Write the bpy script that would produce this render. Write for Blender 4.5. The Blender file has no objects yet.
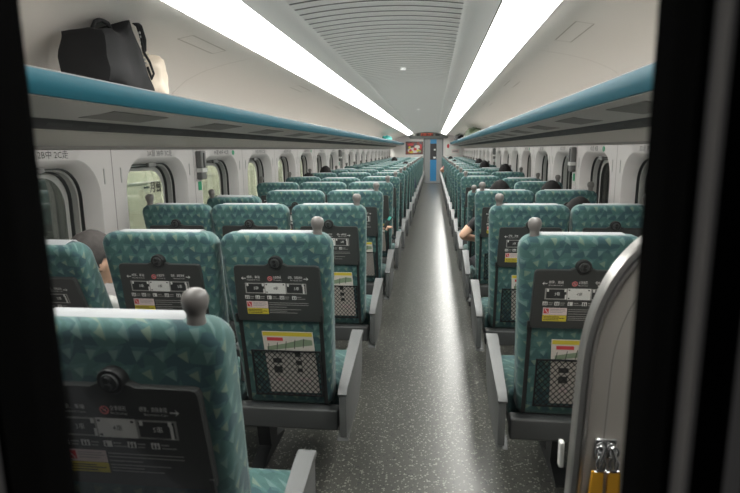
import bpy, bmesh, math, random
from mathutils import Vector, Matrix, noise
random.seed(7)
PI = math.pi
C = bpy.context.scene.collection
H = 1.42                      # eye height
PITCH = 1.04                  # seat pitch
Y0 = 0.858                    # rear top edge of the nearest row
CX = -0.265                   # centre line of the car
WALL = 1.5
END = 22.9
NR = 20

# ------------------------------------------------------------------ materials
def lin(c):
    c /= 255.0
    return c / 12.92 if c <= 0.04045 else ((c + 0.055) / 1.055) ** 2.4
def rgb(r, g, b): return (lin(r), lin(g), lin(b), 1.0)
class NT:
    def __init__(s, name):
        s.m = bpy.data.materials.new(name); s.m.use_nodes = True
        s.t = s.m.node_tree; s.n = s.t.nodes; s.l = s.t.links
        s.b = s.n['Principled BSDF']
    def put(s, sock, v):
        if isinstance(v, bpy.types.NodeSocket): s.l.new(v, sock)
        else: sock.default_value = v
    def math(s, op, a, b=0.0, c=None, clamp=False):
        n = s.n.new('ShaderNodeMath'); n.operation = op; n.use_clamp = clamp
        s.put(n.inputs[0], a); s.put(n.inputs[1], b)
        if c is not None: s.put(n.inputs[2], c)
        return n.outputs[0]
    def mix(s, f, a, b):
        n = s.n.new('ShaderNodeMix'); n.data_type = 'RGBA'
        s.put(n.inputs[0], f); s.put(n.inputs[6], a); s.put(n.inputs[7], b)
        return n.outputs[2]
    def obj(s):
        n = s.n.new('ShaderNodeTexCoord'); return n.outputs['Object']
    def noise(s, scale, detail=3.0, rough=0.5, vec=None):
        n = s.n.new('ShaderNodeTexNoise'); n.inputs['Scale'].default_value = scale
        n.inputs['Detail'].default_value = detail; n.inputs['Roughness'].default_value = rough
        s.l.new(vec if vec else s.obj(), n.inputs['Vector']); return n.outputs['Fac']
    def bump(s, h, strength=0.2, dist=0.002):
        n = s.n.new('ShaderNodeBump'); n.inputs['Strength'].default_value = strength
        n.inputs['Distance'].default_value = dist
        s.put(n.inputs['Height'], h); s.l.new(n.outputs[0], s.b.inputs['Normal'])
def plain(name, col, rough=0.6, metal=0.0, var=0.08, scale=14.0, bump=0.0, spec=0.5, coat=0.0):
    t = NT(name)
    f = t.noise(scale, 4.0)
    lo = tuple(c * (1 - var) for c in col[:3]) + (1,); hi = tuple(min(1, c * (1 + var)) for c in col[:3]) + (1,)
    t.put(t.b.inputs['Base Color'], t.mix(f, lo, hi))
    t.b.inputs['Roughness'].default_value = rough; t.b.inputs['Metallic'].default_value = metal
    t.b.inputs['Specular IOR Level'].default_value = spec
    t.b.inputs['Coat Weight'].default_value = coat
    if bump: t.bump(t.noise(220.0, 2.0), bump, 0.001)
    return t.m
def emit(name, col, st):
    t = NT(name); t.b.inputs['Base Color'].default_value = col
    t.b.inputs['Emission Color'].default_value = col; t.b.inputs['Emission Strength'].default_value = st
    return t.m
def glass(name, tint=(0.94, 0.97, 0.95, 1), refl=1.0):
    t = NT(name); t.n.remove(t.b)
    tr = t.n.new('ShaderNodeBsdfTransparent'); tr.inputs[0].default_value = tint
    gl = t.n.new('ShaderNodeBsdfGlossy'); gl.inputs['Roughness'].default_value = 0.02
    fr = t.n.new('ShaderNodeFresnel'); fr.inputs[0].default_value = 1.5
    mx = t.n.new('ShaderNodeMixShader')
    t.l.new(t.math('MULTIPLY', fr.outputs[0], refl), mx.inputs[0])
    t.l.new(tr.outputs[0], mx.inputs[1]); t.l.new(gl.outputs[0], mx.inputs[2])
    t.l.new(mx.outputs[0], t.n['Material Output'].inputs[0])
    return t.m
def fabric():
    t = NT('leaf_fabric')
    s = t.n.new('ShaderNodeSeparateXYZ'); t.l.new(t.obj(), s.inputs[0])
    x, y, z = s.outputs
    U = t.math('DIVIDE', t.math('ADD', x, y), 0.045)
    V = t.math('DIVIDE', t.math('SUBTRACT', z, t.math('MULTIPLY', y, 0.5)), 0.043)
    row = t.math('FLOOR', V)
    U2 = t.math('ADD', U, t.math('MULTIPLY', t.math('MODULO', t.math('ADD', row, 400.0), 2.0), 0.5))
    col = t.math('FLOOR', U2)
    cb = t.n.new('ShaderNodeCombineXYZ'); t.l.new(col, cb.inputs[0]); t.l.new(row, cb.inputs[1])
    wn = t.n.new('ShaderNodeTexWhiteNoise'); wn.noise_dimensions = '2D'; t.l.new(cb.outputs[0], wn.inputs['Vector'])
    sp = t.n.new('ShaderNodeSeparateColor'); t.l.new(wn.outputs['Color'], sp.inputs[0])
    r1, r2, r3 = sp.outputs
    fu = t.math('SUBTRACT', t.math('FRACT', U2), 0.5); fv = t.math('SUBTRACT', t.math('FRACT', V), 0.5)
    a = t.math('MULTIPLY', t.math('SUBTRACT', r1, 0.75), 0.9)
    ca = t.math('COSINE', a); sa = t.math('SINE', a)
    pu = t.math('SUBTRACT', t.math('MULTIPLY', fu, ca), t.math('MULTIPLY', fv, sa))
    pv = t.math('ADD', t.math('MULTIPLY', fu, sa), t.math('MULTIPLY', fv, ca))
    def tri(du, dv, wid, top, bot):
        qu = t.math('ABSOLUTE', t.math('ADD', pu, du)); qv = t.math('ADD', pv, dv)
        c1 = t.math('LESS_THAN', qv, top)
        c2 = t.math('GREATER_THAN', qv, t.math('ADD', t.math('MULTIPLY', qu, wid), bot))
        return t.math('MULTIPLY', c1, c2)
    leaf = t.math('MULTIPLY', tri(0.02, 0.0, 2.5, 0.22, -0.36), t.math('ADD', 0.55, t.math('MULTIPLY', r3, 0.45)))
    shade = tri(-0.08, -0.10, 1.7, 0.34, -0.36)
    vo = t.n.new('ShaderNodeTexVoronoi'); vo.inputs['Scale'].default_value = 26.0; t.l.new(t.obj(), vo.inputs['Vector'])
    sv = t.n.new('ShaderNodeSeparateColor'); t.l.new(vo.outputs['Color'], sv.inputs[0])
    base = t.mix(sv.outputs[0], rgb(54, 88, 86), rgb(66, 101, 98))
    base = t.mix(t.math('GREATER_THAN', sv.outputs[1], 0.72), base, rgb(48, 79, 84))
    c = t.mix(t.math('MULTIPLY', shade, 0.35), base, rgb(84, 120, 120))
    lc = t.mix(t.math('GREATER_THAN', r2, 0.45), rgb(120, 134, 112), rgb(104, 130, 126))
    lc = t.mix(t.math('MULTIPLY', r3, 0.5), lc, rgb(84, 118, 112))
    c = t.mix(leaf, c, lc)
    t.put(t.b.inputs['Base Color'], c)
    t.b.inputs['Roughness'].default_value = 0.85
    t.b.inputs['Sheen Weight'].default_value = 0.2; t.b.inputs['Sheen Roughness'].default_value = 0.4
    t.bump(t.noise(600.0, 2.0), 0.35, 0.001)
    return t.m
def floor_mat():
    t = NT('speckled_floor')
    vo = t.n.new('ShaderNodeTexVoronoi'); vo.inputs['Scale'].default_value = 100.0; t.l.new(t.obj(), vo.inputs['Vector'])
    s = t.n.new('ShaderNodeSeparateColor'); t.l.new(vo.outputs['Color'], s.inputs[0])
    near = t.math('LESS_THAN', vo.outputs['Distance'], t.math('MULTIPLY', s.outputs[1], 0.62))
    fleck = t.math('MULTIPLY', near, t.math('GREATER_THAN', s.outputs[0], 0.50))
    dark = t.math('MULTIPLY', near, t.math('LESS_THAN', s.outputs[0], 0.28))
    c = t.mix(t.noise(3.0), rgb(66, 67, 63), rgb(77, 77, 72))
    c = t.mix(dark, c, rgb(52, 54, 54)); c = t.mix(fleck, c, rgb(134, 135, 127))
    t.put(t.b.inputs['Base Color'], c); t.b.inputs['Roughness'].default_value = 0.28
    return t.m
def brushed(name, col, rough):
    t = NT(name); mp = t.n.new('ShaderNodeMapping'); mp.inputs['Scale'].default_value = (60, 60, 4)
    t.l.new(t.obj(), mp.inputs[0]); f = t.noise(8.0, 4.0, 0.6, mp.outputs[0])
    t.put(t.b.inputs['Base Color'], t.mix(f, tuple(c * .85 for c in col[:3]) + (1,), col))
    t.b.inputs['Metallic'].default_value = 0.9; t.b.inputs['Roughness'].default_value = rough
    return t.m
M = {}
M['fabric'] = fabric(); M['floor'] = floor_mat()
M['cloth'] = plain('white_cloth', rgb(160, 163, 165), 0.85, bump=.3)
M['tray'] = plain('tray_plastic', rgb(54, 56, 55), 0.45, bump=.25)
M['rail'] = plain('rail_plastic', rgb(66, 68, 68), 0.45)
M['dark'] = plain('dark_plastic', rgb(34, 36, 36), 0.5)
M['knob'] = plain('knob_plastic', rgb(112, 109, 106), 0.42, var=.04)
M['armgrey'] = plain('armrest_grey', rgb(84, 86, 86), 0.42)
M['silver'] = plain('silver_pad', rgb(98, 100, 100), 0.48, 0.1, var=.04)
M['white'] = plain('white_print', rgb(214, 214, 210), 0.6, var=.02)
M['greyprint'] = plain('grey_print', rgb(150, 150, 146), 0.6, var=.02)
M['cargrey'] = plain('car_grey', rgb(44, 46, 46), 0.6, var=.02)
M['softred'] = plain('soft_red_print', rgb(214, 120, 120), 0.6, var=.02)
M['red'] = plain('red_print', rgb(196, 66, 70), 0.6, var=.02)
M['pink'] = plain('pink_print', rgb(214, 196, 194), 0.6, var=.02)
M['yellow'] = plain('yellow_print', rgb(206, 188, 60), 0.6, var=.03)
M['black'] = plain('black_print', rgb(28, 28, 28), 0.6, var=.02)
M['paper'] = plain('card_paper', rgb(206, 200, 192), 0.35, var=.03)
M['green'] = plain('green_print', rgb(128, 146, 120), 0.6, var=.1)
M['net'] = plain('net_cord', rgb(24, 26, 28), 0.8)
M['wall'] = plain('wall_panel', rgb(208, 204, 202), 0.5, var=.025, scale=2)
M['cove'] = plain('cove_panel', rgb(234, 230, 225), 0.42, var=.02, scale=2)
M['ceil'] = plain('ceiling_panel', rgb(240, 240, 238), 0.5, var=.03, scale=3)
M['ceildark'] = plain('ceiling_gap', rgb(104, 104, 104), 0.6)
M['under'] = plain('rack_underside', rgb(176, 172, 166), 0.4, var=.03)
M['lower'] = plain('rack_lower_panel', rgb(186, 180, 170), 0.4, var=.03)
M['blue'] = plain('rack_blue', rgb(9, 72, 86), 0.5, var=.04, spec=.25)
M['slot'] = plain('slot_dark', rgb(40, 40, 42), 0.5)
M['blade'] = plain('blade_grey', rgb(66, 66, 66), 0.5)
M['slotgrey'] = plain('slot_grey', rgb(110, 110, 108), 0.45)
M['coveseam'] = plain('cove_seam_grey', rgb(184, 178, 170), 0.6)
M['seam'] = plain('seam_grey', rgb(128, 124, 120), 0.6)
M['track'] = plain('window_track', rgb(52, 54, 54), 0.5)
M['reveal'] = plain('window_reveal', rgb(172, 172, 168), 0.4, var=.03)
M['label'] = plain('label_grey', rgb(58, 58, 56), 0.6)
M['gpl'] = plain('green_sticker', rgb(36, 150, 104), 0.5)
M['alu'] = plain('brushed_rim', rgb(170, 168, 165), 0.32, 0.7, var=.03, scale=40)
M['chrome'] = brushed('polished_chrome', rgb(225, 225, 225), 0.12)
M['part'] = plain('partition_panel', rgb(186, 180, 172), 0.4, var=.02, scale=3)
M['strap'] = plain('yellow_strap', rgb(220, 160, 30), 0.7, bump=.3)
M['door'] = plain('door_backlit', rgb(18, 18, 19), 0.9, spec=.05)  # backlit darkness of the near door and bulkhead put into the base colour
M['gasket'] = plain('gasket_black', rgb(12, 12, 12), 1.0, spec=.0)
M['bead'] = plain('door_bead', rgb(180, 174, 168), 0.5)
M['doorgrey'] = plain('end_door_grey', rgb(140, 142, 142), 0.45)
M['doorblue'] = plain('end_door_blue', rgb(40, 126, 178), 0.4)
M['housing'] = plain('display_housing', rgb(104, 108, 106), 0.5)
M['bagblack'] = plain('bag_nylon', rgb(15, 15, 17), 0.9, var=.3, scale=9, bump=.4)
M['beige'] = plain('beige_cloth', rgb(204, 192, 176), 0.8, var=.08)
M['teal'] = plain('teal_nylon', rgb(50, 170, 165), 0.6)
M['olive'] = plain('olive_nylon', rgb(72, 86, 62), 0.8, var=.2)
M['skin'] = plain('skin', rgb(214, 172, 146), 0.55, var=.06)
M['hairb'] = plain('black_hair', rgb(18, 17, 17), 0.8, var=.3, scale=60, bump=.5, spec=.2)
M['hairg'] = plain('grey_hair', rgb(70, 66, 64), 0.9, var=.35, scale=60, bump=.5)
M['shirtw'] = plain('white_shirt', rgb(206, 206, 202), 0.8)
M['shirtk'] = plain('black_shirt', rgb(26, 26, 28), 0.8)
M['shirtb'] = plain('navy_shirt', rgb(52, 60, 84), 0.8)
M['shirtr'] = plain('rose_shirt', rgb(170, 110, 112), 0.8)
M['trouser'] = plain('dark_trousers', rgb(38, 38, 44), 0.85)
M['shoe'] = plain('black_shoe', rgb(18, 18, 18), 0.4)
M['light'] = emit('light_cover', (1, .98, .94, 1), 14.0)
M['fitglow'] = emit('fitting_glow', (1, 1, 1, 1), 0.25)  # weak glow added so the white ceiling fittings do not render dark
M['led'] = emit('led_red', (1, .14, .07, 1), 0.35)
M['phone'] = emit('phone_screen', (.05, .4, .33, 1), 0.02)
M['station'] = plain('station_panel', rgb(212, 214, 192), 0.45, var=.03)
M['stationdark'] = plain('station_dark', rgb(70, 74, 74), 0.6)
M['stationlamp'] = emit('station_lamp', (1, .99, .94, 1), 48.0)
M['glass'] = glass('window_glass', (.88, .9, .87, 1), 0.5)
M['pane'] = glass('door_glass', (.985, .99, .985, 1), 0.25)

# ------------------------------------------------------------------ mesh helpers
def bm_new(): return bmesh.new()
def obj(name, bm, mats, parent=None, smooth=False, angle=40):
    bmesh.ops.recalc_face_normals(bm, faces=bm.faces)
    me = bpy.data.meshes.new(name); bm.to_mesh(me); bm.free()
    if not isinstance(mats, (list, tuple)): mats = [mats]
    for m in mats: me.materials.append(m)
    if smooth:
        me.polygons.foreach_set('use_smooth', [True] * len(me.polygons))
        me.set_sharp_from_angle(angle=math.radians(angle))
    o = bpy.data.objects.new(name, me); C.objects.link(o)
    if parent: o.parent = parent
    return o
def box(bm, x0, x1, y0, y1, z0, z1, bev=0.0, seg=2, mi=0, M4=None):
    r = bmesh.ops.create_cube(bm, size=1.0)
    vs = r['verts']
    for v in vs:
        v.co = Vector(((x0 + x1) / 2 + v.co.x * (x1 - x0), (y0 + y1) / 2 + v.co.y * (y1 - y0), (z0 + z1) / 2 + v.co.z * (z1 - z0)))
    fs = list({f for v in vs for f in v.link_faces})
    for f in fs: f.material_index = mi
    if bev > 0:
        es = list({e for v in vs for e in v.link_edges})
        rr = bmesh.ops.bevel(bm, geom=es, offset=bev, segments=seg, profile=0.6, affect='EDGES')
        vs = list({v for f in rr['faces'] for v in f.verts})
    if M4: bmesh.ops.transform(bm, matrix=M4, verts=vs)
    return vs
def prism(bm, pts, axis, a, b, mi=0, bev=0.0):
    """closed polygon pts in the other two axes, extruded a..b along axis"""
    def P(p, t):
        return {'x': (t, p[0], p[1]), 'y': (p[0], t, p[1]), 'z': (p[0], p[1], t)}[axis]
    va = [bm.verts.new(P(p, a)) for p in pts]; vb = [bm.verts.new(P(p, b)) for p in pts]
    n = len(pts); fs = [bm.faces.new(va), bm.faces.new(list(reversed(vb)))]
    for i in range(n): fs.append(bm.faces.new((va[i], vb[i], vb[(i + 1) % n], va[(i + 1) % n])))
    for f in fs: f.material_index = mi
    if bev:
        es = list(set(fs[0].edges) | set(fs[1].edges))
        bmesh.ops.bevel(bm, geom=es, offset=bev, segments=2, profile=.6, affect='EDGES')
    return fs
def loft(bm, loops, close=True, cap=True, mi=0):
    L = [[bm.verts.new(p) for p in lp] for lp in loops]
    n = len(L[0])
    for a, b in zip(L, L[1:]):
        for i in range(n if close else n - 1):
            j = (i + 1) % n
            bm.faces.new((a[i], a[j], b[j], b[i])).material_index = mi
    if cap and close:
        bm.faces.new(L[0]).material_index = mi; bm.faces.new(list(reversed(L[-1]))).material_index = mi
    return L
def tube(bm, path, r, n=8, mi=0, cap=True):
    pts = [Vector(p) for p in path]; loops = []
    up = None
    for i, p in enumerate(pts):
        d = (pts[min(i + 1, len(pts) - 1)] - pts[max(i - 1, 0)]).normalized()
        if up is None:
            up = Vector((0, 0, 1)) if abs(d.z) < .9 else Vector((1, 0, 0))
        s = d.cross(up).normalized(); up = s.cross(d).normalized()
        rr = r[i] if isinstance(r, (list, tuple)) else r
        loops.append([p + s * math.cos(2 * PI * k / n) * rr + up * math.sin(2 * PI * k / n) * rr for k in range(n)])
    loft(bm, loops, True, cap, mi)
def lathe(bm, prof, cx, cy, n=16, mi=0):
    loft(bm, [[(cx + r * math.cos(2 * PI * k / n), cy + r * math.sin(2 * PI * k / n), z) for k in range(n)] for r, z in prof], True, True, mi)
def rrect(hw, z0, z1, rt, rb, n=6):
    """rounded rectangle loop in (u,z), centre u=0"""
    out = []
    for cx, cz, r, a0 in ((hw - rt, z1 - rt, rt, 0), (-hw + rt, z1 - rt, rt, 90), (-hw + rb, z0 + rb, rb, 180), (hw - rb, z0 + rb, rb, 270)):
        for k in range(n + 1):
            a = math.radians(a0 + 90 * k / n); out.append((cx + r * math.cos(a), cz + r * math.sin(a)))
    return out
def tag(o, label, cat=None, group=None, kind=None):
    o['label'] = label
    if cat: o['category'] = cat
    if group: o['group'] = group
    if kind: o['kind'] = kind
    return o
def empty(name, loc=(0, 0, 0), rz=0):
    o = bpy.data.objects.new(name, None); C.objects.link(o); o.location = loc; o.rotation_euler = (0, 0, rz)
    o.empty_display_size = .1
    return o
KIDS = {}
def kids(o): return [c for c in o.children]
def copy_tree(o, parent=None):
    ch = kids(o)
    c = o.copy(); C.objects.link(c)
    if parent: c.parent = parent
    for k in ch: copy_tree(k, c)
    return c
def text_bm(bm, s, size, place, mi=0, align='LEFT', width=None, bold=0.0):
    """flat lettering as mesh; place(u,v) -> 3d point"""
    cu = bpy.data.curves.new('t', 'FONT'); cu.body = s; cu.size = size; cu.resolution_u = 2; cu.align_x = align; cu.offset = bold
    o = bpy.data.objects.new('t', cu); C.objects.link(o)
    dg = bpy.context.evaluated_depsgraph_get()
    me = bpy.data.meshes.new_from_object(o.evaluated_get(dg))
    xs = [v.co.x for v in me.vertices]
    k = 1.0
    if width and xs: k = width / (max(xs) - min(xs))
    vs = [bm.verts.new(place(v.co.x * k, v.co.y)) for v in me.vertices]
    for p in me.polygons:
        try: bm.faces.new([vs[i] for i in p.vertices]).material_index = mi
        except ValueError: pass
    C.objects.unlink(o); bpy.data.objects.remove(o); bpy.data.curves.remove(cu); bpy.data.meshes.remove(me)

# ------------------------------------------------------------------ the seat
ZT = 1.119; LEAN = 0.176
def by(z, out=0.0): return (ZT - z) * LEAN - out          # rear face of the upright back
def slab(bm, x0, x1, z0, z1, out0, out1, mi=0, bev=0.0):
    """box lying on the rear face of the back, out0..out1 away from it"""
    vs = box(bm, x0, x1, -out1, -out0, z0, z1, bev, 2, mi)
    for v in vs: v.co.y += (ZT - v.co.z) * LEAN
    return vs
def backrest_mesh(hw):
    bm = bm_new()
    zb = 0.385
    spec = [(0.000, .030), (0.004, .014), (0.014, .003), (0.03, 0), (0.07, .000), (0.09, .006), (0.105, .016), (0.114, .036)]
    loops = []
    for d, ins in spec:
        lp = rrect(hw - ins, zb + ins, ZT - ins, .05 - ins * .4, .03, 6)
        out = []
        for u, z in lp:
            k = max(0, min(1, (.80 - z) / .35)); k = k * k * (3 - 2 * k)
            bul = 1 - .03 / hw * k
            out.append((u * bul, by(z) + d * (1.0 + .35 * k) , z))
        loops.append(out)
    loft(bm, loops)
    # quilted headrest pad and side bolsters on the front side
    box(bm, -hw + .05, hw - .05, .11, .150, .80, 1.06, .02, 3)
    for v in bm.verts[-0:]: pass
    return bm
def TX(px): return (px - 262) / 1267.0
def TZ(py): return .99 - (py - 125) / 1267.0
TRAY_OUT = .016
def on_tray(u, v): return (u, by(v, TRAY_OUT + .0012), v)
def flat(bm, x0, x1, z0, z1, out=TRAY_OUT + .0010, mi=0):
    vs = [bm.verts.new((x, by(z, out), z)) for x, z in ((x0, z0), (x1, z0), (x1, z1), (x0, z1))]
    bm.faces.new(vs).material_index = mi
def poly(bm, pts, out, mi=0):
    bm.faces.new([bm.verts.new((x, by(z, out), z)) for x, z in pts]).material_index = mi
def make_tray(root):
    bm = bm_new()
    out = [(-.164, .980), (-.160, .989), (-.150, .992), (-.045, .992), (-.03, .999), (.03, .999), (.045, .992), (.150, .992), (.160, .989), (.164, .980), (.169, .780), (.166, .769), (.158, .765), (-.158, .765), (-.166, .769), (-.169, .780)]
    loops = []
    for o_, s in ((.0, 1.0), (.012, 1.0), (TRAY_OUT, .985)):
        loops.append([(x * s, by(z, o_), .875 + (z - .875) * s) for x, z in out])
    loft(bm, loops)
    tr = obj('tray_table', bm, M['tray'], root, True, 30)
    # pivot clips
    # printed legend
    bm = bm_new()
    o_ = TRAY_OUT + .001
    def arrow(px, py, d):
        x, z = TX(px), TZ(py)
        flat(bm, min(x, x + d * .014), max(x, x + d * .014), z - .0014, z + .0014, o_)
        tip = x + d * .018
        poly(bm, [(tip, z), (tip - d * .008, z + .007), (tip - d * .005, z), (tip - d * .008, z - .007)], o_)
    P = lambda px, py: (lambda u, v: (TX(px) + u, by(TZ(py) + v, o_ + .0002), TZ(py) + v))
    arrow(112, 187, -1)
    text_bm(bm, '標準、車廂', .012, P(117, 186), 0, width=.050)
    text_bm(bm, 'Standard Cars', .006, P(117, 197), 0, width=.050)
    obj('direction_lettering', bm, M['white'], tr); bm = bm_new(); arrow(393, 187, 1)
    text_bm(bm, '標準、商務車廂', .012, P(318, 186), 0, width=.054)
    text_bm(bm, 'Business Car', .006, P(328, 197), 0, width=.046)
    obj('direction_lettering', bm, M['white'], tr); bm = bm_new()
    text_bm(bm, '全車禁菸', .012, P(245, 186), 0, width=.032)
    text_bm(bm, 'No Smoking', .006, P(245, 197), 0, width=.032)
    # no-smoking ring
    n = 14
    ring = [[(TX(230) + r * math.cos(2 * PI * k / n), by(TZ(187) + r * math.sin(2 * PI * k / n), o_), TZ(187) + r * math.sin(2 * PI * k / n)) for k in range(n)] for r in (.0095, .0065)]
    loft(bm, ring, True, False, 1)
    poly(bm, [(TX(230) - .006, TZ(187) + .004), (TX(230) - .004, TZ(187) + .006), (TX(230) + .006, TZ(187) - .004), (TX(230) + .004, TZ(187) - .006)], o_, 1)
    flat(bm, TX(230) - .0028, TX(230) + .0028, TZ(187) - .0015, TZ(187) + .0015, o_ - .0002, 0)
    obj('no_smoking_symbol', bm, [M['white'], M['softred']], tr)['label'] = 'red no-smoking symbol'; bm = bm_new()
    # icon row with captions
    for i, px in enumerate((98, 150, 208, 270, 330)):
        x = TX(px); z = TZ(284)
        flat(bm, x, x + .017, z - .007, z + .007, o_, 0)
        for k in range(2 if i != 2 else 1):
            flat(bm, x + .003 + k * .007, x + .007 + k * .007, z - .0055, z + .002, o_ + .0003, 3)
            flat(bm, x + .0037 + k * .007, x + .0063 + k * .007, z + .003, z + .0055, o_ + .0003, 3)
        flat(bm, x + .020, x + .036, z + .001, z + .004, o_, 2)
        flat(bm, x + .020, x + .034 + (.016 if i in (2, 4) else 0), z - .006, z - .0035, o_, 2)
    obj('facility_icons', bm, [M['white'], M['red'], M['greyprint'], M['tray']], tr); bm = bm_new()
    for k, (py, pe) in enumerate(((312, 408), (322, 408), (334, 300), (346, 370), (355, 300), (364, 350))):
        flat(bm, TX(214), TX(pe), TZ(py) - .0011, TZ(py) + .0011, o_, 2)
    obj('small_print', bm, [M['white'], M['red'], M['greyprint'], M['tray']], tr)
    # carriage diagram
    bm = bm_new()
    flat(bm, TX(104), TX(404), TZ(264), TZ(210), o_, 2)
    flat(bm, TX(110), TX(197), TZ(259), TZ(215), o_ + .0004, 1)
    flat(bm, TX(308), TX(398), TZ(259), TZ(215), o_ + .0004, 1)
    flat(bm, TX(203), TX(302), TZ(264), TZ(209), o_ + .0006, 0)
    for px in (112, 188, 311, 383):
        flat(bm, TX(px), TX(px + 9), TZ(226), TZ(212), o_ + .0008, 0)
    flat(bm, TX(192), TX(199), TZ(262), TZ(240), o_ + .0008, 0)
    flat(bm, TX(386), TX(394), TZ(262), TZ(222), o_ + .0008, 0)
    for px, py in ((206, 214), (290, 214), (206, 254)):
        flat(bm, TX(px), TX(px + 7), TZ(py + 6), TZ(py), o_ + .0009, 1)
    P2 = lambda px, py: (lambda u, v: (TX(px) + u, by(TZ(py) + v, o_ + .001), TZ(py) + v))
    text_bm(bm, '3車', .015, P2(145, 243), 0, width=.019)
    text_bm(bm, '4車', .015, P2(242, 243), 1, width=.019)
    text_bm(bm, '5車', .015, P2(343, 243), 0, width=.019)
    obj('carriage_diagram', bm, [M['white'], M['cargrey'], M['greyprint']], tr)
    # warning sticker
    bm = bm_new()
    flat(bm, TX(102), TX(208), TZ(341), TZ(305), o_, 0)
    flat(bm, TX(102), TX(208), TZ(372), TZ(342), o_, 1)
    flat(bm, TX(105), TX(128), TZ(334), TZ(309), o_ + .0004, 2)
    poly(bm, [(TX(109), TZ(313)), (TX(112), TZ(311)), (TX(125), TZ(330)), (TX(122), TZ(332))], o_ + .0008, 0)
    for py, pe in ((313, 198), (320, 202), (328, 190)): flat(bm, TX(134), TX(pe), TZ(py) - .001, TZ(py) + .001, o_ + .0004, 3)
    for py in (350, 357, 365): flat(bm, TX(107), TX(200 - (py % 3) * 12), TZ(py) - .0012, TZ(py) + .0012, o_ + .0004, 4)
    st = obj('warning_sticker', bm, [M['pink'], M['yellow'], M['red'], M['greyprint'], M['black']], tr)
    st['label'] = 'pink and yellow warning sticker'
    # latch
    bm = bm_new()
    def disc(r, a, b, mi, cz=1.003, cxx=0.0):
        n = 18
        loft(bm, [[(cxx + rr * math.cos(2 * PI * k / n), by(cz, o2) + rr * math.sin(2 * PI * k / n) * -LEAN, cz + rr * math.sin(2 * PI * k / n)) for k in range(n)] for rr, o2 in ((r, a), (r, b * .8), (r * .9, b))], True, True, mi)
    disc(.027, .0, .020, 0); disc(.018, .018, .024, 1); disc(.007, .022, .030, 0, 1.010); disc(.007, .022, .030, 0, .996)
    lat = obj('tray_latch', bm, [M['dark'], M['rail']], root, True, 40)
    for q_ in (tr, *tr.children, lat): q_.data.transform(Matrix.Translation((.005, -.0012, .007)))
    for s in (-1, 1):
        bm = bm_new()
        slab(bm, s * .160 - .008, s * .160 + .008, .40, .770, -.001, .004, 0, .002)
        slab(bm, s * .168 - .005, s * .168 + .005, .765, .80, .010, .020, 0, .002)
        obj('tray_arm', bm, M['dark'], root)
    return tr
def make_pocket(root, dx):
    # safety card
    bm = bm_new()
    q = dx + .020
    def P(a, b, o_=.010, mi=0): flat(bm, q + a[0], q + b[0], a[1], b[1], o_, mi)
    vs = box(bm, q - .103, q + .099, -.008, -.004, .450, .724, 0)
    for v in vs: v.co.y += (ZT - v.co.z) * LEAN; v.co.x += (v.co.z - .58) * -.05
    def F(x0, x1, z0, z1, mi, o_=.0086):
        f = [(x0, z0), (x1, z0), (x1, z1), (x0, z1)]
        bm.faces.new([bm.verts.new((q + x - (z - .58) * .05, by(z, o_), z)) for x, z in f]).material_index = mi
    F(-.101, .097, .705, .722, 1)
    F(-.086, -.022, .684, .699, 2, .009)
    f = [(-.09, .640), (.094, .668), (.094, .690), (.06, .694), (-.02, .672), (-.09, .658)]
    bm.faces.new([bm.verts.new((q + x - (z - .58) * .05, by(z, .0088), z)) for x, z in f]).material_index = 3
    for k in range(5):
        f = [(-.09 + k * .036, .632 + k * .006), (-.087 + k * .036, .632 + k * .006), (-.080 + k * .036, .672 + k * .006), (-.083 + k * .036, .672 + k * .006)]
        bm.faces.new([bm.verts.new((q + x - (z - .58) * .05, by(z, .0092), z)) for x, z in f]).material_index = 4
    for x, z, w, h in ((-.075, .585, .036, .022), (.018, .615, .022, .020), (.018, .578, .024, .020), (-.075, .540, .034, .030), (.020, .545, .022, .018), (-.07, .50, .03, .02), (.02, .50, .05, .02)):
        F(x, x + w, z, z + h, 4 if z > .53 else 5, .009)
    cd = obj('safety_card', bm, [M['paper'], M['yellow'], M['red'], M['green'], M['label'], M['pink']], root)
    cd['label'] = 'white safety card with yellow band'
    # diamond net
    bm = bm_new()
    x0, x1, z0, z1 = dx - .137, dx + .137, .440, .640
    stp = .0255; w = .0015
    k = -12
    import itertools
    for s in (-1, 1):
        c = -1.2
        while c < 1.2:
            # line z = s*x*1.15 + c
            pts = []
            for x in (x0, x1):
                z = s * x * 1.15 + c
                if z0 <= z <= z1: pts.append((x, z))
            for z in (z0, z1):
                x = (z - c) / (s * 1.15)
                if x0 < x < x1: pts.append((x, z))
            if len(pts) >= 2:
                (ax, az), (bx, bz) = pts[0], pts[1]
                L = math.hypot(bx - ax, bz - az)
                if L > .004:
                    nx, nz = -(bz - az) / L * w, (bx - ax) / L * w
                    q4 = [(ax + nx, az + nz), (bx + nx, bz + nz), (bx - nx, bz - nz), (ax - nx, az - nz)]
                    lo = [(x, by(z, .0125 + .0006 * s), z) for x, z in q4]; hi = [(x, by(z, .0140 + .0006 * s), z) for x, z in q4]
                    loft(bm, [lo, hi])
            c += stp
    slab(bm, x0 - .004, x1 + .004, z1 - .003, z1 + .003, .008, .016, 0, .001)
    slab(bm, x0 - .004, x1 + .004, z0 - .004, z0 + .001, .004, .015, 0, .001)
    for x in (x0, x1): slab(bm, x - .0025, x + .0025, z0, z1, .004, .015, 0, .001)
    obj('net_pocket', bm, M['net'], root)
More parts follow.
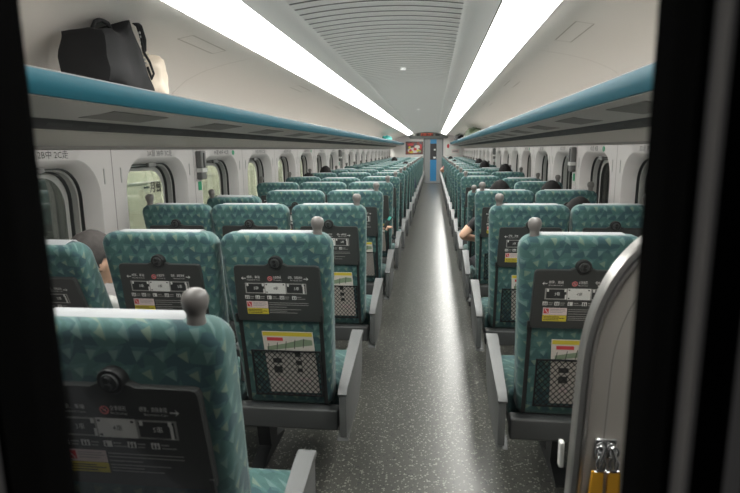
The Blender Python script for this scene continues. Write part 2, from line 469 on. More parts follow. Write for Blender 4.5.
def make_seat(kind):
    side = {'LA': 1, 'LM': 0, 'LW': -1, 'RA': -1, 'RW': 1}[kind]
    hw = {'LA': .213, 'LM': .226, 'LW': .205, 'RA': .2125, 'RW': .2125}[kind]
    aisle = kind in ('LA', 'RA')
    root = empty('train_seat')
    obj('backrest', backrest_mesh(hw), M['fabric'], root, True, 50)
    # white cover over the top and the front
    bm = bm_new()
    a = -hw + (.078 if side == -1 else .065); b = hw - (.078 if side == 1 else .065)
    prof = [(.046, ZT + .0008), (.052, ZT + .0030), (.085, ZT + .003), (.105, ZT - .004), (.130, ZT - .03), (.160, ZT - .06), (.160, .90), (.154, .90), (.152, ZT - .065), (.126, ZT - .038), (.10, ZT - .010), (.09, ZT - .001), (.032, ZT - .001)]
    prism(bm, prof, 'x', a, b)
    obj('headrest_cover', bm, M['cloth'], root, True, 50)
    make_tray(root)
    make_pocket(root, 0.012)
    if side:
        bm = bm_new()
        prof = [(0.0185, ZT - .015), (.0165, ZT + .008), (.0165, ZT + .012), (.0175, ZT + .018), (.0218, ZT + .026), (.0242, ZT + .036), (.0236, ZT + .046), (.0195, ZT + .055), (.011, ZT + .0605), (.001, ZT + .0615)]
        lathe(bm, prof, side * (hw - .050), .032, 20)
        o = obj('grab_knob', bm, M['knob'], root, True, 60); o['label'] = 'grey round grab knob'
    # cushion
    bm = bm_new()
    vs = box(bm, -hw + .012, hw - .012, .235, .66, .31, .435, .035, 4)
    obj('seat_cushion', bm, M['fabric'], root, True, 60)
    bm = bm_new()
    xa = -hw; xb = hw
    box(bm, xa, xb, .088, .15, .300, .388, .010, 3)
    box(bm, xa + .01, xb - .01, .15, .62, .295, .315, .004, 1)
    obj('rear_rail', bm, M['rail'], root, True, 40)
    if kind in ('LA', 'LW', 'RA', 'RW'):
        bm = bm_new()
        px = {'LA': -.23, 'LW': .17, 'RA': .04, 'RW': -.05}[kind]
        if kind[0] == 'L': px = {'LA': -.19, 'LW': .17}[kind]
        prism(bm, [(.32, .30), (.50, .30), (.46, .05), (.60, .012), (.60, 0), (.25, 0), (.25, .012), (.37, .05)], 'x', px - .030, px + .030)
        obj('pedestal', bm, M['dark'], root)
    if aisle:
        s = side
        xo = {'LA': .260, 'RA': .268}[kind] * s; xi = xo - s * .045
        x0, x1 = min(xo, xi), max(xo, xi)
        bm = bm_new()
        prism(bm, [(.018, .497), (.010, .46), (.018, .315), (.04, .300), (.15, .290), (.36, .305), (.46, .36), (.51, .46), (.515, .560), (.505, .572), (.06, .512), (.03, .508)], 'x', x0, x1, 0, .006)
        def tap(bm_):
            for v in bm_.verts:
                if abs(v.co.x) < abs(xo) - .02: v.co.x += s * .017 * max(0, min(1, (.50 - v.co.y) / .46))
        tap(bm)
        ar = obj('armrest', bm, M['armgrey'], root, True, 40)
        bm = bm_new()
        prism(bm, [(.012, .488), (.006, .498), (.018, .511), (.05, .520), (.25, .551), (.47, .584), (.512, .586), (.522, .575), (.518, .563), (.505, .573), (.25, .538), (.05, .508)], 'x', x0 - .004, x1 + .004, 0, .003)
        tap(bm)
        pb = bm_new(); px0, px1 = sorted((xo - s * .050, xo - s * .005))
        prism(pb, [(.07, .268), (.10, .262), (.19, .272), (.20, .294), (.12, .296), (.08, .280)], 'x', px0, px1, 0, .003)
        obj('foot_pedal', pb, M['silver'], root)
        c = obj('armrest_pad', bm, M['silver'], ar, True, 40); c['label'] = 'silver top pad of the armrest'
    if kind in ('LM', 'LW', 'RW'):
        xx = hw if kind != 'RW' else -hw
        bm = bm_new()
        prism(bm, [(.22, .55), (.215, .585), (.23, .60), (.52, .60), (.54, .585), (.53, .55)], 'x', xx - .028, xx + .028, 0, .006)
        prism(bm, [(.24, .43), (.24, .552), (.40, .552), (.36, .43)], 'x', xx - .008, xx + .008)
        obj('centre_armrest', bm, M['armgrey'], root, True, 40)
    return root
ORD = ['zeroth', 'first', 'second', 'third', 'fourth', 'fifth', 'sixth', 'seventh', 'eighth', 'ninth', 'tenth', 'eleventh', 'twelfth', 'thirteenth', 'fourteenth', 'fifteenth', 'sixteenth', 'seventeenth', 'eighteenth', 'nineteenth', 'twentieth']
XC = {'LA': -.584, 'LM': -1.043, 'LW': -1.482, 'RA': .5185, 'RW': .952}
BACKPARTS = ('backrest', 'headrest_cover', 'tray_table', 'tray_latch', 'tray_arm', 'safety_card', 'net_pocket', 'grab_knob')
RECL = {('LW', 2): 11, ('LW', 4): 12, ('RA', 5): 19, ('LA', 8): 4, ('LM', 6): 5, ('RW', 6): 8, ('RW', 9): 7, ('RA', 12): 5, ('LA', 13): 4, ('LW', 9): 7}
def recline(seat, deg):
    piv = Vector((0, .14, .43)); R = Matrix.Rotation(math.radians(deg), 4, 'X')
    Mx = Matrix.Translation(piv) @ R @ Matrix.Translation(-piv)
    for c in seat.children:
        if c.name.split('.')[0] in BACKPARTS:
            c.location = Mx.to_translation(); c.rotation_euler = (math.radians(deg), 0, 0)
for kind in ('LA', 'LM', 'LW', 'RA', 'RW'):
    proto = None
    n0 = 1 if kind == 'LA' else 2
    for n in range(n0, NR + 1):
        if proto is None:
            proto = make_seat(kind); s = proto
        else: s = copy_tree(proto)
        s.location = (XC[kind], Y0 + (n - 1) * PITCH, 0)
        L = kind[0] == 'L'
        pos = {'A': 'aisle', 'M': 'middle', 'W': 'window'}[kind[1]]
        k = n if L else n - 1
        extra = ''
        if (kind, n) == ('LW', 2): extra = 'reclined '
        if (kind, n) == ('RA', 5): extra = 'reclined '
        tag(s, '%steal leaf-patterned %s seat, %s side of the aisle, %s row from the camera' % (extra, pos, 'left' if L else 'right', ORD[k]), 'train seat',
            'train seats on the %s side' % ('left' if L else 'right'))
        for q in (s,):
            pass
    # recline after all copies are made
bpy.context.view_layer.update()
for o in list(C.objects):
    if o.name.split('.')[0] == 'train_seat':
        for (kd, n), a in RECL.items():
            if abs(o.location.x - XC[kd]) < 1e-4 and abs(o.location.y - (Y0 + (n - 1) * PITCH)) < 1e-4: recline(o, a)

# ------------------------------------------------------------------ room shell
XL = CX - WALL; XR = CX + WALL
DY = .262                      # near door, middle of the leaf
def struct(name, bm, m, label, parent=None, smooth=False, angle=40):
    o = obj(name, bm, m, parent, smooth, angle)
    if not parent: tag(o, label, kind='structure')
    return o
bm = bm_new(); box(bm, XL - .12, XR + .12, -.9, END + .05, -.05, 0); struct('floor', bm, M['floor'], 'grey speckled floor of the carriage')
# joint lines of the floor covering
# side walls with recessed windows
WC = 2.31                      # centre of the first window
def wall(side):
    X = XL if side < 0 else XR
    out = side
    bm = bm_new()
    nwin = 20
    N = 7
    for k in range(-2, nwin):
        yc = WC + k * PITCH
        a, b = yc - PITCH / 2, yc + PITCH / 2
        if a < .1: a = .30
        if b > END: b = END
        if k < 0 and yc - .40 < .30 or b - yc < .45:
            vs = [bm.verts.new(p) for p in ((X, a, 0), (X, b, 0), (X, b, 1.44), (X, a, 1.44))]
            bm.faces.new(vs); continue
        a += .002; b -= .002
        hole = [(yc + u, z) for u, z in rrect(.398, .70, 1.388, .20, .12, N)]
        # outer ring points, projected radially onto the bay rectangle
        def proj(u, z):
            cz = 1.0; du, dz = u - yc, z - cz
            best = 1e9
            if du > 1e-6: best = min(best, (b - yc) / du)
            if du < -1e-6: best = min(best, (a - yc) / du)
            if dz > 1e-6: best = min(best, (1.44 - cz) / dz)
            if dz < -1e-6: best = min(best, (0.0 - cz) / dz)
            return (yc + du * best, cz + dz * best)
        rect = [proj(u, z) for u, z in hole]
        # snap nearest to corners
        for cxy in ((a, 0), (b, 0), (b, 1.44), (a, 1.44)):
            i = min(range(len(rect)), key=lambda i: (rect[i][0] - cxy[0]) ** 2 + (rect[i][1] - cxy[1]) ** 2); rect[i] = cxy
        lp = [[(X, u, z) for u, z in rect], [(X, u, z) for u, z in hole]]
        for hwid, zz0, zz1, r, dep in ((.393, .706, 1.382, .192, .004), (.378, .725, 1.366, .18, .022), (.360, .745, 1.352, .17, .050), (.347, .76, 1.345, .165, .075)):
            lp.append([(X + out * dep, yc + u, z) for u, z in rrect(hwid, zz0, zz1, r, .09, N)])
        loft(bm, lp, True, False)
    # seams between panels
    o = struct('wall_left' if side < 0 else 'wall_right', bm, M['wall'], 'white %s wall panels with rounded window recesses' % ('left' if side < 0 else 'right'), None, True, 35)
    bm = bm_new()
    for k in range(-1, nwin + 1):
        y = WC + (k - .5) * PITCH
        if .3 < y < END: box(bm, X - .004 if side < 0 else X - .0002, X + .0002 if side < 0 else X + .004, y - .003, y + .003, 0, 1.44)
    obj('panel_seam', bm, M['seam'], o)
    bm = bm_new()   # coat-hook slots beside every window
    for k in range(0, nwin):
        yc = WC + k * PITCH
        for s in (-1, 1):
            box(bm, X - .003, X + .003, yc + s * .44 - .006, yc + s * .44 + .006, 1.25, 1.335, .002, 1)
    obj('hook_slot', bm, M['reveal'], o)
    # windows
    ft = bm_new()
    def ring(bm, h0, h1, z0, z1, d0, d1, r, mi, yy=0.0, X=0.0):
        A = rrect(h0, z0, z1, r, .085, N)
        B = rrect(h1, z0 + (h0 - h1), z1 - (h0 - h1), r, .085, N)
        loft(bm, [[(out * d0, u, z) for u, z in A], [(out * d1, u, z) for u, z in B]], True, False, mi)
    ring(ft, .347, .341, .76, 1.345, .075, .075, .160, 1)
    ring(ft, .341, .341, .766, 1.339, .075, .092, .158, 1)
    ring(ft, .341, .333, .766, 1.339, .092, .094, .158, 0)
    ring(ft, .333, .331, .774, 1.331, .094, .124, .155, 0)
    ring(ft, .331, .325, .776, 1.329, .124, .125, .153, 1)
    ring(ft, .325, .325, .782, 1.323, .125, .142, .150, 1)
    ring(ft, .325, .300, .782, 1.323, .142, .144, .150, 0)
    f = obj('window_frame', ft, [M['reveal'], M['track']], None, True, 35)
    gb = bm_new()
    lo = rrect(.303, .804, 1.301, .128, .062, N)
    loft(gb, [[(out * .146, u, z) for u, z in lo], [(out * .152, u, z) for u, z in lo]])
    g = obj('window_glass', gb, M['glass'], f)
    cb = bm_new()     # blind pull hanging from the head of the recess
    box(cb, -.02 if side < 0 else -.002, .002 if side < 0 else .02, -.045, .045, 1.318, 1.345, .004, 2)
    box(cb, -.03 if side < 0 else -.0, .0 if side < 0 else .03, -.012, .012, 1.325, 1.36, .003, 2)
    c = obj('blind_pull', cb, M['slotgrey'], f); c.location = (out * .045, 0, .006)
    base = 0 if side < 0 else nwin
    for k in range(nwin):
        yc = WC + k * PITCH
        if yc + PITCH / 2 > END: continue
        w = f if k == 0 else copy_tree(f)
        w.location = (X, yc, 0); w.name = 'window_%d' % (base + k + 1)
        tag(w, 'rounded window in the %s wall, %s from the camera' % ('left' if side < 0 else 'right', ORD[k + 1]), kind='structure')
    # seat labels over the windows
    row = []
    for k in range(nwin - 1):
        yc = WC + k * PITCH + .02
        bm = bm_new()
        e = .0012 * -side
        r = k + 2
        if side < 0:
            s = '%dA窗 %dB中 %dC走' % (r, r, r)
            if k == 0: yc -= .02
            text_bm(bm, s, .042, lambda u, v: (X + .0015, yc - .16 + u, 1.396 + v), 0, width=.32)
        else:
            s = '%dD走 %dE窗' % (r, r)
            text_bm(bm, s, .042, lambda u, v: (X - .0015, yc + .10 - u, 1.396 + v), 0, width=.20)
        t = obj('seat_number_label', bm, M['label'], o)
        if k in (2, 5, 9) :
            bm = bm_new()
            yy = yc + (.27 if side < 0 else -.24)
            lathe(bm, [(.021, 0), (.021, .002), (.018, .0025)], 0, 0, 16)
            for v in bm.verts: v.co = Vector((X - side * v.co.z, yy + v.co.x * 1.4, 1.408 + v.co.y))
            obj('exit_sticker', bm, M['gpl'], o)['label'] = 'green oval exit sticker'
wall(-1); wall(1)
# emergency handles on the wall between windows
def alarm(side, y, lab):
    X = XL if side < 0 else XR
    s = -side
    r = empty('emergency_device', (X, y, 1.19))
    bm = bm_new(); box(bm, *(sorted((0, s * .045))), -.045, .045, .02, .235, .012, 3); obj('housing', bm, M['slotgrey'], r, True)
    bm = bm_new(); box(bm, *(sorted((s * .044, s * .050))), -.012, .012, .11, .22, .002, 1); obj('lamp_strip', bm, M['dark'], r)
    bm = bm_new(); box(bm, *(sorted((-s * .0, s * .050))), -.047, .047, .075, .105, .002, 1); obj('white_band', bm, M['white'], r)
    bm = bm_new(); box(bm, *(sorted((0, s * .003))), -.03, .03, -.06, .005, .001, 1); o = obj('green_sticker', bm, M['gpl'], r)
    tag(r, lab, 'emergency device', 'wall emergency devices')
alarm(-1, 3.95, 'grey emergency device with green sticker on left wall, nearest the camera')
alarm(-1, 10.15, 'grey emergency device on left wall, farther one')
alarm(1, 4.97, 'grey emergency device with green sticker on right wall, nearest the camera')
alarm(1, 11.2, 'grey emergency device on right wall, farther one')

# ceiling: ribbed arched centre with plain shoulders, and concave side coves
def zc(u): return 2.105 - .03 * (u / .41) ** 2
bm = bm_new()
us = [-.56 + 1.12 * k / 14 for k in range(15)]
Y1 = END
loft(bm, [[(CX + u, y, zc(u) + .0015) for u in us] for y in (.3, Y1)], False, False)
ceil = struct('ceiling', bm, M['ceildark'], 'arched grey ribbed ceiling of the carriage', None, True, 30)
bm = bm_new()
y = .42
us2 = [-.40 + .8 * k / 10 for k in range(11)]
while y < Y1 - .1:
    A = [(CX + u, zc(u)) for u in us2]
    prof = [(y - .036, .0015), (y - .034, -.001), (y - .026, -.0025), (y + .026, -.0025), (y + .034, -.001), (y + .036, .0015)]
    loft(bm, [[(CX + u, py, zc(u) + dz) for u in us2] for py, dz in prof], False, False)
    y += .10
obj('ceiling_slats', bm, M['ceil'], ceil, True, 30)
for s in (-1, 1):
    bm = bm_new()
    prof = [(.395, zc(.395) - .004), (.41, zc(.41) - .010), (.47, zc(.47) - .013), (.545, zc(.545) - .012)]
    loft(bm, [[(CX + s * u, y, z) for u, z in prof] for y in (.3, Y1)], False, False)
    obj('shoulder_panel', bm, M['ceil'], ceil, True, 30)
    bm = bm_new()
    prof = [(.756, 1.985), (.85, 1.974), (1.0, 1.948), (1.15, 1.908), (1.27, 1.856), (1.36, 1.785), (1.41, 1.715), (1.42, 1.655)]
    loft(bm, [[(CX + s * u, y, z) for u, z in prof] for y in (.3, Y1)], False, False)
    cv = obj('cove_panel', bm, M['cove'], ceil, True, 40)
    bm = bm_new()
    y = 1.25
    while y < Y1:
        loft(bm, [[(CX + s * (u - .0006), yy, z - .0012) for u, z in prof[1:]] for yy in (y - .0022, y + .0022)], False, False)
        y += 2.08
    y = 2.6
    while y < Y1 - 1:
        for (ua, za), (ub, zb) in zip(prof[2:4], prof[3:5]):
            pass
        # thin outline of an inspection flap
        (ua, za), (ub, zb) = prof[1], prof[2]
        P = lambda t: (ua + (ub - ua) * t, za + (zb - za) * t - .0014)
        for ya, yb, ta, tb in ((y, y + .42, .20, .24), (y, y + .42, .72, .76), (y, y + .006, .2, .76), (y + .414, y + .42, .2, .76)):
            (u0, z0), (u1, z1) = P(ta), P(tb)
            bm.faces.new([bm.verts.new(p) for p in ((CX + s * u0, ya, z0), (CX + s * u1, ya, z1), (CX + s * u1, yb, z1), (CX + s * u0, yb, z0))])
        y += 2.08
    obj('cove_seam', bm, M['coveseam'], cv)
    # light strip
    r = empty('ceiling_light', (0, 0, 0))
    bm = bm_new()
    prof = [(.552, 2.070), (.560, 2.052), (.60, 2.028), (.65, 2.003), (.70, 1.982), (.735, 1.972), (.748, 1.976), (.752, 1.988), (.70, 2.025), (.60, 2.075), (.552, 2.085)]
    prism(bm, [(CX + s * u, z) for u, z in prof], 'y', .32, Y1 - .90)
    obj('light_cover', bm, M['light'], r, True, 30)
    bm = bm_new()
    for u0, z0, u1, z1 in ((.544, 2.064, .552, 2.080), (.750, 1.980, .757, 1.996)):
        x0, x1 = sorted((CX + s * u0, CX + s * u1)); box(bm, x0, x1, .31, Y1 - .89, z0, z1)
    obj('edge_trim', bm, M['ceil'], r)
    tag(r, 'long glowing ceiling light strip, %s of the ribbed panel' % ('left' if s < 0 else 'right'), 'ceiling light', 'ceiling light strips')
for i, y in enumerate((4.8, 9.6, 14.7, 19.5)):
    bm = bm_new(); lathe(bm, [(.024, 2.096), (.022, 2.090), (.010, 2.088)], CX, y, 16)
    tag(obj('ceiling_sensor', bm, M['fitglow'], None, True), 'small round fitting on the ceiling centre line, %s from the camera' % ORD[i + 1], 'ceiling fitting', 'small ceiling fittings')

# luggage racks
for s in (-1, 1):
    r = empty('luggage_rack', (0, 0, 0)); sd = 'left' if s < 0 else 'right'
    tag(r, 'long overhead luggage rack with blue front edge on the %s side' % sd, 'luggage rack', 'overhead luggage racks')
    def ext(prof, y0, y1, m, name, sm=True):
        bm = bm_new(); prism(bm, [(CX + s * u, z) for u, z in prof], 'y', y0, y1); return obj(name, bm, M[m], r, sm, 30)
    ext([(.945, 1.676), (.942, 1.660), (.950, 1.625), (.962, 1.601), (.975, 1.600), (.972, 1.668), (.965, 1.677)], .3, END, 'blue', 'front_edge')
    ext([(.946, 1.677), (.950, 1.682), (.966, 1.682), (.970, 1.676)], .3, END, 'silver', 'edge_highlight')  # silver strip standing in for the highlight along the blue edge
    ext([(.972, 1.674), (1.42, 1.664), (1.42, 1.654), (.972, 1.660)], .3, END, 'under', 'shelf')
    ext([(.975, 1.602), (.968, 1.596), (1.10, 1.574), (1.262, 1.556), (1.262, 1.575), (.975, 1.612)], .3, END, 'under', 'underside')
    ext([(1.262, 1.562), (1.262, 1.556), (1.290, 1.530), (1.325, 1.516), (1.33, 1.562)], .3, END, 'slot', 'vent_slot')
    ext([(1.322, 1.520), (1.322, 1.512), (1.40, 1.475), (1.472, 1.452), (1.499, 1.448), (1.499, 1.56), (1.32, 1.56)], .3, END, 'lower', 'lower_panel')
    ext([(1.470, 1.452), (1.480, 1.438), (1.499, 1.436), (1.499, 1.45)], .3, END, 'seam', 'lower_trim')
    bm = bm_new()
    y = .5; k = 0
    while y < END - .3:
        if k % 3 != 2:
            pts = [(1.276, 1.543), (1.277, 1.541), (1.290, 1.529), (1.294, 1.530)]
            prism(bm, [(CX + s * u, z) for u, z in pts], 'y', y, y + .16)
        y += .26; k += 1
    obj('vent_blades', bm, M['blade'], r)
    bm = bm_new()
    for k in range(20):
        y = WC + k * PITCH - .18
        if y + .4 > END: break
        pts = [(1.03, 1.5900), (1.03, 1.5825), (1.19, 1.5620), (1.19, 1.5700)]
        prism(bm, [(CX + s * u, z) for u, z in pts], 'y', y, y + .46)
    obj('reading_light_panels', bm, M['seam'], r, True)
# ------------------------------------------------------------------ far end wall and door
DC = -.005
bm = bm_new()
def flatbox(bm, x0, x1, z0, z1, y0=END, y1=END + .05, mi=0, bev=0): return box(bm, x0, x1, y0, y1, z0, z1, bev, 2, mi)
flatbox(bm, XL - .1, DC - .40, 0, 2.2); flatbox(bm, DC + .40, XR + .1, 0, 2.2); flatbox(bm, DC - .40, DC + .40, 1.86, 2.2)
struct('wall_back', bm, M['wall'], 'pale end wall of the carriage around the far door')
bm = bm_new()
flatbox(bm, DC - .41, DC - .36, 0, 1.86, END - .03, END); flatbox(bm, DC + .36, DC + .41, 0, 1.86, END - .03, END); flatbox(bm, DC - .41, DC + .41, 1.81, 1.86, END - .03, END)
fr = obj('door_frame', bm, M['housing'])
bm = bm_new(); flatbox(bm, DC - .38, DC - .13, 0.01, 1.83, END + .005, END + .035); flatbox(bm, DC + .13, DC + .38, 0.01, 1.83, END + .005, END + .035)
flatbox(bm, DC - .13, DC + .13, 0.01, .10, END + .005, END + .035)
d = struct('door_1', bm, M['doorgrey'], 'grey sliding door at the far end with blue centre strip and window')
fr.parent = d
bm = bm_new(); flatbox(bm, DC - .13, DC + .13, .10, .98, END - .001, END + .035); flatbox(bm, DC - .13, DC + .13, 1.64, 1.82, END - .001, END + .035); obj('blue_strip', bm, M['doorblue'], d)
bm = bm_new(); flatbox(bm, DC - .13, DC + .13, .98, 1.64, END + .012, END + .03); obj('door_window', bm, M['slot'], d)
bm = bm_new(); flatbox(bm, DC + .0, DC + .10, 1.03, 1.10, END + .004, END + .012); flatbox(bm, DC + .02, DC + .09, 1.36, 1.42, END + .004, END + .012); obj('door_notice', bm, M['white'], d)
r = empty('display_sign', (0, END, 0))
bm = bm_new(); prism(bm, [(-.97, 1.845), (.56, 1.845), (.60, 1.90), (.36, 2.13), (-.86, 2.13), (-1.02, 1.93)], 'y', -.12, 0, 0, .01); obj('housing', bm, M['housing'], r)
bm = bm_new(); box(bm, -.70, -.57, -.126, -.121, 1.95, 2.05, .004, 1); box(bm, .07, .25, -.126, -.121, 1.95, 2.05, .004, 1); box(bm, -.54, -.01, -.126, -.121, 1.945, 2.055, .004, 1); obj('screen', bm, M['dark'], r)
bm = bm_new()
xx = -.52
for w in (.08, .06, .10, .05, .07, .09, .05):
    for zz in (1.978, 2.010, 2.040):
        box(bm, xx, xx + w * (.6 if zz == 2.010 else 1) - .02, -.131, -.129, zz, zz + .014)
    xx += w
obj('led_dots', bm, M['led'], r)['label'] = 'glowing orange-red led lettering'
bm = bm_new(); lathe(bm, [(.05, 0), (.05, .01), (.04, .014)], 0, 0, 20)
for v in bm.verts: v.co = Vector((-.80 + v.co.x, -.128 - v.co.z, 2.015 + v.co.y))
obj('round_fitting', bm, M['white'], r)
tag(r, 'grey display sign with red led text above the far door', 'display sign')
# posters
def poster_mat():
    t = NT('food_poster')
    vo = t.n.new('ShaderNodeTexVoronoi'); vo.inputs['Scale'].default_value = 9.0; t.l.new(t.obj(), vo.inputs['Vector'])
    s = t.n.new('ShaderNodeSeparateColor'); t.l.new(vo.outputs['Color'], s.inputs[0])
    c = t.mix(s.outputs[0], rgb(70, 44, 44), rgb(150, 70, 60))
    t.put(t.b.inputs['Base Color'], t.mix(t.math('GREATER_THAN', s.outputs[1], .7), c, rgb(90, 80, 84)))
    t.b.inputs['Roughness'].default_value = .4
    return t.m
M['poster'] = poster_mat()
r = empty('wall_poster', (-.79, END, 1.47))
bm = bm_new(); box(bm, -.37, .36, -.02, 0, -.27, .27, .004, 1); obj('poster_frame', bm, M['silver'], r)
bm = bm_new(); box(bm, -.35, .34, -.024, -.02, -.25, .25); obj('poster_print', bm, M['poster'], r)
bm = bm_new()
def disk(bm, cx, cz, rx, rz, y, mi, n=18):
    bm.faces.new([bm.verts.new((cx + rx * math.cos(2 * PI * k / n), y, cz + rz * math.sin(2 * PI * k / n))) for k in range(n)]).material_index = mi
disk(bm, -.04, -.10, .24, .11, -.0245, 0); disk(bm, .12, .04, .12, .07, -.0250, 0); disk(bm, -.14, -.16, .10, .05, -.0252, 1); disk(bm, .17, -.12, .09, .05, -.0252, 1)
disk(bm, -.15, .14, .12, .05, -.0255, 2); disk(bm, .03, -.05, .07, .06, -.0255, 2); disk(bm, -.16, -.10, .06, .05, -.0257, 2); disk(bm, .22, -.15, .07, .04, -.0255, 3); disk(bm, -.2, .02, .05, .05, -.0257, 1)
disk(bm, .26, .05, .04, .12, -.0255, 2)
obj('poster_picture', bm, [M['paper'], M['yellow'], M['red'], M['green']], r)
tag(r, 'colourful red and yellow picture poster on the far wall left of door', 'poster')
r = empty('wall_notice', (.80, END, 1.45))
bm = bm_new(); box(bm, -.30, .34, -.014, 0, -.28, .26, .004, 1); obj('board', bm, M['white'], r)
bm = bm_new(); disk(bm, -.20, .08, .05, .09, -.0150, 0); box(bm, -.05, .25, -.015, -.0145, -.20, -.05, 0, 1, 1); box(bm, -.02, .2, -.0155, -.0151, -.16, -.10, 0, 1, 2)
obj('notice_print', bm, [M['red'], M['pink'], M['greyprint']], r)
tag(r, 'white notice board with pink mark on the far wall right of door', 'notice board')

# ------------------------------------------------------------------ near door we look through
WX0, WX1 = -.2215, .1045
ya, yb = .240, .280
ZB, ZTt = .62, 1.66
bm = bm_new()
box(bm, -.47, WX0 - .012, ya, yb, .01, 1.86); box(bm, WX1 + .012, .42, ya, yb, .01, 1.86)
box(bm, WX0 - .012, WX1 + .012, ya, yb, .01, ZB - .012); box(bm, WX0 - .012, WX1 + .012, ya, yb, ZTt + .012, 1.86)
d2 = struct('door_2', bm, M['door'], 'dark near door whose narrow window frames the view')
def loop_y(hw, z0, z1, r): return [((WX0 + WX1) / 2 + u, z) for u, z in rrect(hw, z0, z1, r, r, 4)]
hwn = (WX1 - WX0) / 2
bm = bm_new()
L0 = loop_y(hwn, ZB, ZTt, .03); L1 = loop_y(hwn + .022, ZB - .022, ZTt + .022, .045)
loft(bm, [[(x, ya - .004, z) for x, z in L0], [(x, ya - .004, z) for x, z in L1], [(x, yb + .004, z) for x, z in L1], [(x, yb + .004, z) for x, z in L0], [(x, ya - .004, z) for x, z in L0]], True, False)
obj('window_gasket', bm, M['gasket'], d2)
bm = bm_new()
for dx in (.0035, .026):
    A = loop_y(hwn + dx, ZB - dx, ZTt + dx, .05); B = loop_y(hwn + dx + .008, ZB - dx - .008, ZTt + dx + .008, .055)
    loft(bm, [[(x, ya - .0042, z) for x, z in A], [(x, ya - .008, z) for x, z in [((p[0] + q[0]) / 2, (p[1] + q[1]) / 2) for p, q in zip(A, B)]], [(x, ya - .0042, z) for x, z in B]], True, False)
obj('metal_bead', bm, M['bead'], d2, True)
bm = bm_new(); box(bm, WX0 - .008, WX1 + .008, .258, .262, ZB - .008, ZTt + .008); obj('door_glass', bm, M['pane'], d2)
bm = bm_new()
box(bm, XL - .1, -.45, yb + .002, yb + .018, 0, 2.2); box(bm, .40, XR + .1, yb + .002, yb + .018, 0, 2.2); box(bm, -.45, .40, yb + .002, yb + .018, 1.84, 2.2)
struct('wall_front', bm, M['door'], 'dark bulkhead around the near door')

# ------------------------------------------------------------------ partition panel, lower right
PY = .95
def outline(ins):
    x0 = .262 + ins; zt = 1.300 - ins; r1 = .20 - ins * .7
    pts = [(x0 - .022, .02), (x0 - .014, .60), (x0, 1.02)]
    cx, cz, rx, rz = x0 + .17 - ins * .5, 1.02, .17 - ins * .5, zt - 1.02
    for k in range(1, 15):
        a = PI - (PI / 2) * k / 14; pts.append((cx + rx * math.cos(a), cz + rz * math.sin(a)))
    pts += [(XR - .004, zt), (XR - .004, .02)]
    return pts
r = empty('partition_panel', (0, PY, 0))
bm = bm_new(); prism(bm, outline(.024), 'y', -.010, .010); obj('panel', bm, M['part'], r)
bm = bm_new()
A, B = outline(0), outline(.023)
n = len(A)
prof = [(0.0, -.012), (.10, -.017), (.45, -.019), (.55, -.014), (.62, -.018), (.9, -.016), (1.0, -.011)]
loops = []
for t, yy in prof: loops.append([(a[0] * (1 - t) + b[0] * t, yy, a[1] * (1 - t) + b[1] * t) for a, b in zip(A, B)])
loops += [[(b[0], .013, b[1]) for b in B], [(a[0], .013, a[1]) for a in A], loops[0]]
loops = [l[:-2] + [l[-2]] for l in loops]
loft(bm, loops, False, False)
obj('metal_rim', bm, M['alu'], r, True, 50)
bm = bm_new()
C1, C2 = outline(.052), outline(.0535)
loft(bm, [[(a[0], -.0105, a[1]) for a in C1[:-1]], [(b[0], -.0105, b[1]) for b in C2[:-1]]], False, False)
obj('inner_groove', bm, M['seam'], r)
bm = bm_new(); box(bm, .237, .246, -.004, .012, .835, .885, .003, 2); obj('bumper', bm, M['white'], r)
tag(r, 'grey partition panel with rounded metal rim, bottom right by the first seat', 'partition')
r = empty('strap_hanger', (.314, PY - .012, .797)); r.scale = (.84, .85, .80)
bm = bm_new()
box(bm, -.024, .024, -.008, .001, .085, .135, .006, 3)
for sx in (-.013, .013):
    tube(bm, [(sx + .010 * math.cos(a), -.014, .108 + .013 * math.sin(a)) for a in [2 * PI * k / 14 for k in range(15)]], .0035, 8)
    tube(bm, [(sx + .009 * math.cos(a), -.020, .082 + .017 * math.sin(a)) for a in [2 * PI * k / 14 for k in range(15)]], .003, 8)
    tube(bm, [(sx - .012, -.018, .060), (sx + .012, -.018, .064)], .004, 8)
    tube(bm, [(sx * .4, -.022, .125), (sx, -.026, .10), (sx * 1.1, -.022, .07)], [.005, .0045, .003], 8)
obj('chrome_clip', bm, M['chrome'], r, True, 60)
for i, sx in enumerate((-.018, .015)):
    bm = bm_new()
    pts = [(-.022, .062), (-.024, .03), (-.020, -.10), (-.018, -.26), (-.014, -.262), (-.012, -.10), (-.012, .03), (-.014, .062)]
    prism(bm, pts, 'x', sx - .0125, sx + .0125, 0, .002)
    for v in bm.verts: v.co.x += (v.co.z - .06) * (.05 if i == 0 else .0)
    obj('yellow_strap', bm, M['strap'], r, True, 40)
tag(r, 'chrome clip with two yellow straps hanging on the partition panel', 'strap hanger')

